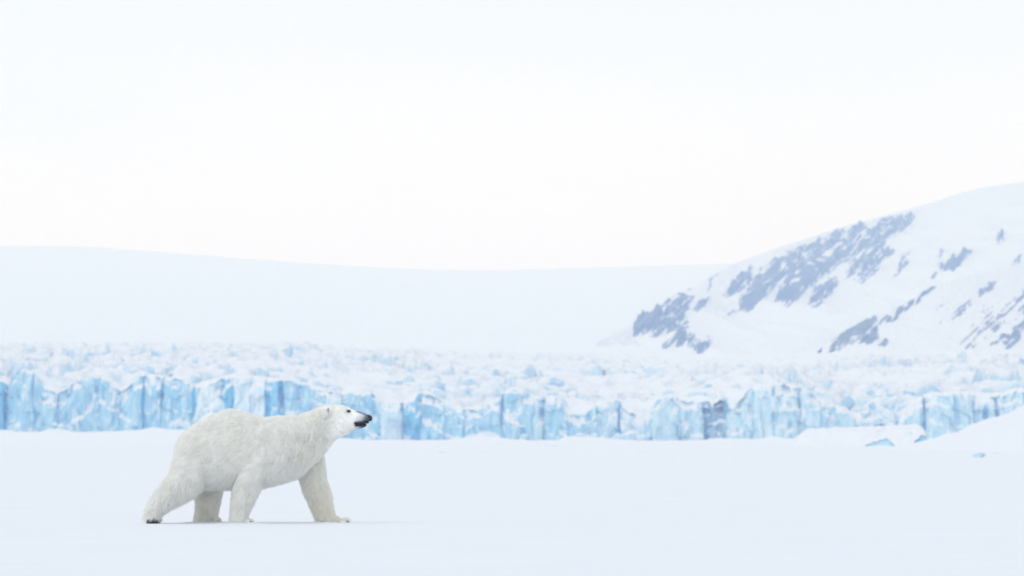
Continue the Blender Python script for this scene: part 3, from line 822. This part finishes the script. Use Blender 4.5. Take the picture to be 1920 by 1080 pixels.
parts = [loft_slices_x(TORSO), loft_slices_x(JAW),
         loft_slices_z(NEAR_HIND, -.175, y_top=-.14), loft_slices_z(FAR_HIND, .17), loft_slices_z(NEAR_FORE, -.175, y_top=-.16), loft_slices_z(FAR_FORE, .165)]
EAR_X, EAR_Z = float(bx(1490)), float(bz(118))
for sgn in (-1, 1):
    parts.append(ellipsoid(EAR_X, sgn * .148, EAR_Z, .022, .036, .050, rot=Matrix.Rotation(sgn * -.35, 3, 'X') @ Matrix.Rotation(sgn * .3, 3, 'Z')))
# toes
for (xt, yc, zz, dirx) in ((905, -.175, .022, 1), (650, .17, .022, 1), (1614, .165, .008, 1)):
    for k in range(4):
        parts.append(ellipsoid(float(bx(xt)), yc + (k - 1.5) * .045, zz, .042, .024, .026))
# brow, cheek, shoulder and haunch masses
parts += [ellipsoid(float(bx(1590)), s * .078, float(bz(215)), .10, .055, .085) for s in (-1, 1)]
parts += [ellipsoid(float(bx(1005)), -.175, float(bz(370)), .17, .128, .19), ellipsoid(float(bx(500)), -.165, float(bz(440)), .16, .145, .22)]
parts += [ellipsoid(float(bx(1005)), .20, float(bz(360)), .16, .125, .20), ellipsoid(float(bx(490)), .185, float(bz(440)), .155, .15, .22)]

def union_mesh(parts, voxel, smooth_it):
    V, F, o = [], [], 0
    for v, f in parts:
        V.append(v); F += [tuple(i + o for i in q) for q in f]; o += len(v)
    me = mesh("tmp", np.concatenate(V, 0), F)
    bm = bmesh.new(); bm.from_mesh(me)
    bmesh.ops.recalc_face_normals(bm, faces=bm.faces)
    bm.to_mesh(me); bm.free()
    t = bpy.data.objects.new("tmp", me); COL.objects.link(t)
    md = t.modifiers.new("r", 'REMESH'); md.mode = 'VOXEL'; md.voxel_size = voxel
    ms = t.modifiers.new("s", 'SMOOTH'); ms.iterations = smooth_it; ms.factor = 0.5
    dg = bpy.context.evaluated_depsgraph_get()
    out = bpy.data.meshes.new_from_object(t.evaluated_get(dg))
    bpy.data.objects.remove(t); bpy.data.meshes.remove(me)
    return out
body_me = union_mesh(parts, 0.009, 14)
nvb = len(body_me.vertices)
bco = np.zeros(nvb * 3, np.float32); body_me.vertices.foreach_get("co", bco); bco = bco.reshape(-1, 3)
bno = np.zeros(nvb * 3, np.float32); body_me.vertices.foreach_get("normal", bno); bno = bno.reshape(-1, 3)

def coat_colour(p):
    """coat and skin colour over the body: creamy white, grey muzzle, dark lips and eye rims, yellow tinge on legs and belly"""
    zx = p[:, 0] * ZS + 880; zy = 964 - p[:, 2] * ZS
    n = fbm(p[:, 0] * 9, p[:, 2] * 9, p[:, 1] * 9, 3, 501)
    white = np.array([0.982, 0.982, 0.970]); cream = np.array([0.960, 0.950, 0.90])
    k = np.clip(0.15 + 0.25 * n + 0.55 * sstep(560, 900, zy) * (p[:, 1] > 0.05) + 0.3 * sstep(1150, 1350, zx) * sstep(250, 420, zy), 0, 1)[:, None]
    c = white * (1 - k) + cream * k
    muz = sstep(1685, 1812, zx + 0.45 * (zy - 160)) * (zy < 320)
    grey = np.array([0.085, 0.095, 0.12])
    pale = np.array([0.50, 0.54, 0.60])
    m1 = np.clip(muz * 1.3, 0, 1)[:, None]
    c = c * (1 - m1) + pale * m1
    m2 = sstep(0.62, 1.02, muz)[:, None]
    c = c * (1 - m2) + grey * m2
    ridge = (sstep(1690, 1730, zx) * sstep(16, 5, zy - np.interp(zx, TORSO[:, 0], TORSO[:, 1])))[:, None] * 0.8
    c = c * (1 - ridge) + np.array([0.10, 0.105, 0.12]) * ridge
    lip = (sstep(1692, 1712, zx) * sstep(196, 206, zy) * sstep(240, 228, zy))[:, None] * (zy < 320)[:, None]
    c = c * (1 - lip) + np.array([0.02, 0.022, 0.026]) * lip
    eye = np.exp(-(((zx - 1657) / 18) ** 2 + ((zy - 118) / 11.5) ** 2) ** 2)[:, None]
    c = c * (1 - eye) + np.array([0.02, 0.018, 0.018]) * eye
    return c
at = body_me.color_attributes.new("coat", 'FLOAT_COLOR', 'POINT')
cc = np.concatenate([coat_colour(bco), np.ones((nvb, 1))], 1).astype(np.float32)
at.data.foreach_set("color", cc.ravel())
body_me.polygons.foreach_set("use_smooth", np.ones(len(body_me.polygons), dtype=bool))

def make_coat(name, rough, scale_dark, glow_through=0.0):
    m, nt, b = mat_new(name)
    a = nt.nodes.new("ShaderNodeAttribute"); a.attribute_name = "coat"
    t = n_noise(nt, 45.0, 3)
    mx = nt.nodes.new("ShaderNodeVectorMath"); mx.operation = 'SCALE'
    nt.links.new(a.outputs["Color"], mx.inputs[0])
    nt.links.new(n_range(nt, t.outputs["Fac"], 0.2, 0.8, scale_dark, 1.0), mx.inputs["Scale"])
    nt.links.new(mx.outputs[0], b.inputs["Base Color"])
    b.inputs["Roughness"].default_value = rough
    b.inputs["Specular IOR Level"].default_value = 0.2
    if glow_through > 0:          # light passes through the hollow hairs
        tr = nt.nodes.new("ShaderNodeBsdfTranslucent")
        nt.links.new(mx.outputs[0], tr.inputs["Color"])
        ms = nt.nodes.new("ShaderNodeMixShader"); ms.inputs[0].default_value = glow_through
        nt.links.new(b.outputs[0], ms.inputs[1]); nt.links.new(tr.outputs[0], ms.inputs[2])
        nt.links.new(ms.outputs[0], nt.nodes["Material Output"].inputs["Surface"])
    return m
M_COAT = make_coat("white_fur_undercoat", 0.8, 0.985)
M_HAIR = make_coat("white_guard_hair", 0.5, 0.985, 0.35)
body_me.materials.append(M_COAT)
body = obj("body", body_me, bear, loc=(0, 0, 0))

# fur as real hair strands
def grow_fur(N):
    npoly = len(body_me.polygons)
    body_me.calc_loop_triangles()
    nt_ = len(body_me.loop_triangles)
    tri = np.zeros(nt_ * 3, np.int32); body_me.loop_triangles.foreach_get("vertices", tri); tri = tri.reshape(-1, 3)
    a, b, c = bco[tri[:, 0]], bco[tri[:, 1]], bco[tri[:, 2]]
    area = np.linalg.norm(np.cross(b - a, c - a), axis=1)
    pick = RNG.choice(nt_, N, p=area / area.sum())
    u, v = RNG.random((2, N)); fl = u + v > 1; u[fl] = 1 - u[fl]; v[fl] = 1 - v[fl]
    w = 1 - u - v
    p = a[pick] * w[:, None] + b[pick] * u[:, None] + c[pick] * v[:, None]
    n = bno[tri[pick, 0]] * w[:, None] + bno[tri[pick, 1]] * u[:, None] + bno[tri[pick, 2]] * v[:, None]
    n /= np.linalg.norm(n, axis=1)[:, None] + 1e-9
    zx = p[:, 0] * ZS + 880; zy = 964 - p[:, 2] * ZS
    keep = (p[:, 2] > 0.004) & ~((((zx - 1657) / 17) ** 2 + ((zy - 119) / 12) ** 2) < 1) & (zx < 1800) & ~((zx > 1696) & (zy > 198) & (zy < 238)) & ~((zx < 258) & (zx > 138) & (zy > 912) & (p[:, 1] < -.1) & (RNG.random(len(p)) < .93))
    p, n, zx, zy = p[keep], n[keep], zx[keep], zy[keep]
    N = len(p)
    # flow of the coat
    legs = sstep(560, 720, zy); head = sstep(1480, 1580, zx) * sstep(420, 330, zy); neck = sstep(1080, 1300, zx) * (1 - head)
    flow = np.stack([-0.85 + 0.55 * legs + 0.5 * neck - 0.1 * head, 0.1 * np.sign(p[:, 1]), -0.55 - 0.6 * legs - 0.5 * neck + 0.25 * head], -1)
    flow[:, 0] += 0.45 * fbm(p[:, 0] * 5, p[:, 2] * 5, p[:, 1] * 5, 2, 601)
    flow[:, 2] += 0.45 * fbm(p[:, 0] * 5, p[:, 2] * 5, p[:, 1] * 5 + 9, 2, 602)
    flow -= (flow * n).sum(1)[:, None] * n
    flow /= np.linalg.norm(flow, axis=1)[:, None] + 1e-6
    belly = sstep(0.2, 0.8, -n[:, 2]) * sstep(450, 600, zy) * sstep(900, 800, zy)
    L = 0.048 + 0.02 * neck * (zy > 250) + 0.025 * belly + 0.012 * legs - 0.028 * sstep(900, 960, zy)
    L = L * (1 - head) + 0.020 * head
    L = L * (1 - sstep(1640, 1700, zx)) + 0.005 * sstep(1640, 1700, zx)
    L *= RNG.uniform(0.6, 1.15, N)
    lift = 0.15 + 0.18 * legs + 0.22 * belly + 0.08 * neck + np.abs(RNG.normal(0, 0.10, N))
    jitter = RNG.normal(0, 0.055, (N, 3))
    d = flow * (1 - np.abs(lift))[:, None] + n * lift[:, None] + jitter
    d /= np.linalg.norm(d, axis=1)[:, None]
    tip = p + d * L[:, None] - np.array([0, 0, 1]) * (L * 0.12)[:, None]
    # locks: tips lean together
    nc = 15000
    ci = RNG.choice(N, nc, replace=False)
    kd = kdtree.KDTree(nc)
    for i, q in enumerate(ci): kd.insert(p[q], i)
    kd.balance()
    own = np.array([kd.find(q)[1] for q in p])
    tdc = (tip - p)[ci][own]
    tgt = p[ci][own] + tdc
    near = np.linalg.norm(p - p[ci][own], axis=1) < 0.05
    k = (0.42 * near * np.clip(L / 0.03, 0, 1) * RNG.uniform(0.5, 1.0, N))[:, None]
    tip = tip * (1 - k) + tgt * k
    tip[:, 2] = np.maximum(tip[:, 2], 0.002)
    NP = 4
    pts = np.zeros((N, NP, 3))
    root = p - n * 0.002
    for i in range(NP):
        t = i / (NP - 1)
        pts[:, i] = root * (1 - t) + tip * t + n * (L * 0.22 * math.sin(math.pi * t))[:, None]
    rad = np.zeros((N, NP))
    base = np.where(L < 0.01, 0.0011, 0.0013)
    for i in range(NP): rad[:, i] = base * (1 - 0.8 * i / (NP - 1))
    hc = bpy.data.hair_curves.new("fur")
    hc.add_curves([NP] * N)
    hc.points.foreach_set("position", pts.reshape(-1).astype(np.float32))
    hc.points.foreach_set("radius", rad.reshape(-1).astype(np.float32))
    ca = hc.attributes.new("coat", 'FLOAT_COLOR', 'CURVE')
    lock = (0.915 + 0.105 * RNG.random(nc))[own][:, None] * RNG.uniform(0.95, 1.03, (N, 1))
    colr = np.clip(coat_colour(p) * lock, 0, 0.99)
    ca.data.foreach_set("color", np.concatenate([colr, np.ones((N, 1))], 1).astype(np.float32).ravel())
    hc.materials.append(M_HAIR)
    return hc
fur = obj("fur", grow_fur(170000), bear, loc=(0, 0, 0))

# nose, eyes, ears, lips, claws, sole
M_NOSE = plain("black_nose_leather", (0.008, 0.008, 0.010), 0.38, 0.5)
M_EYE = plain("dark_eye", (0.006, 0.005, 0.005), 0.12, 0.6)
M_LIP = plain("black_lip", (0.012, 0.012, 0.014), 0.35, 0.5)
M_CLAW = plain("dark_claw", (0.03, 0.03, 0.032), 0.4, 0.4)
M_PAD = plain("dark_paw_pad", (0.035, 0.038, 0.045), 0.8, 0.2)
M_EARIN = plain("dark_ear_hollow", (0.10, 0.095, 0.085), 0.9, 0.1)
NOSE = np.array([(1786, 146, 168, .020), (1792, 143, 182, .030), (1802, 143, 192, .036), (1814, 146, 196, .037), (1824, 151, 192, .033), (1830, 158, 184, .024), (1832, 165, 175, .010)], float)
nv_, nf_ = loft_slices_x(NOSE, 18)
obj("nose", mesh("nose", nv_, nf_, M_NOSE, True), bear, loc=(0, 0, 0))
for s in (-1, 1):
    v, f = ellipsoid(0, 0, 0, .0165, .011, .0125)
    obj("eye", mesh("eye", v, f, M_EYE, True), bear, loc=(float(bx(1658)), s * .099, float(bz(118))))
    v, f = ellipsoid(0, 0, 0, .008, .016, .034, rot=Matrix.Rotation(s * -.35, 3, 'X') @ Matrix.Rotation(s * .3, 3, 'Z'))
    obj("ear_hollow", mesh("ear_hollow", v, f, M_EARIN, True), bear, loc=(EAR_X + .021, s * .158, EAR_Z - .002))
def tube(name, pts, rads, mat, n=10):
    pts = [Vector(p) for p in pts]; V = []
    for i, p in enumerate(pts):
        t = (pts[min(i + 1, len(pts) - 1)] - pts[max(i - 1, 0)]).normalized()
        a = t.cross(Vector((0, 0, 1))).normalized() if abs(t.z) < .95 else t.cross(Vector((1, 0, 0))).normalized()
        b = t.cross(a)
        V.append([tuple(p + (a * math.cos(q) + b * math.sin(q)) * rads[i]) for q in np.linspace(0, 2 * math.pi, n, endpoint=False)])
    v, f = close_loft(np.array(V))
    return mesh(name, v, f, mat, True)
def lip(xs, ys, ws, rad):
    side = [(float(bx(x)), -w, float(bz(y))) for x, y, w in zip(xs, ys, ws)]
    other = [(a, -b, c) for a, b, c in side[::-1]]
    return side + other
up = lip([1698, 1720, 1745, 1770, 1790, 1802], [208, 207, 206, 205, 204, 202], [.074, .067, .060, .053, .042, .02], 0)
obj("upper_lip", tube("upper_lip", up, [.004, .007, .008, .009, .010, .010] * 2, M_LIP), bear, loc=(0, 0, 0))
lo = lip([1700, 1718, 1740, 1762, 1780, 1788], [212, 216, 221, 223, 223, 222], [.066, .056, .050, .044, .032, .012], 0)
obj("lower_lip", tube("lower_lip", lo, [.004, .007, .009, .009, .007, .006] * 2, M_LIP), bear, loc=(0, 0, 0))
def claws(xt, yc, zt, length, dirx=1, spread=.045, drop=.028):
    for k in range(5):
        y = yc + (k - 2) * spread * .85
        p = [(xt, y, zt), (xt + dirx * length * .5, y, zt + .004), (xt + dirx * length, y, zt - drop * .6)]
        obj("claw", tube("claw", p, [.008, .0065, .0015], M_CLAW, 8), bear, loc=(0, 0, 0))
claws(float(bx(916)), -.175, .024, .034)
claws(float(bx(662)), .17, .024, .034)
claws(float(bx(1634)), .165, .020, .036)
# the trailing hind foot shows its dark sole
PADT = [(916, 156, 244, .085), (926, 146, 249, .100), (945, 144, 252, .106), (962, 146, 252, .105), (977, 150, 250, .096)]
v, f = loft_slices_z(PADT, -.180, inset=0)
obj("paw_pad", mesh("paw_pad", v, f, M_PAD, True), bear, loc=(0, 0, 0), label="dark sole of the trailing hind paw")

# ------------------------------------------------------------------ haze over the fjord
hz = bpy.data.materials.new("haze")
hz.use_nodes = True
hn = hz.node_tree.nodes; hn.clear()
ho = hn.new("ShaderNodeOutputMaterial")
hv = hn.new("ShaderNodeVolumePrincipled")
hv.inputs["Color"].default_value = (0.40, 0.58, 1.0, 1)
hv.inputs["Absorption Color"].default_value = (1, 1, 1, 1)
hv.inputs["Density"].default_value = 0.00033
hv.inputs["Anisotropy"].default_value = 0.0
hz.node_tree.links.new(hv.outputs[0], ho.inputs["Volume"])
bxv = np.array([(x, y, z) for x in (-9500, 9500) for y in (-600, 12600) for z in (-9, 350)], float)
bxf = [(0, 1, 3, 2), (4, 6, 7, 5), (0, 4, 5, 1), (2, 3, 7, 6), (0, 2, 6, 4), (1, 5, 7, 3)]
obj("haze", mesh("haze", bxv, bxf, hz), kind="stuff")
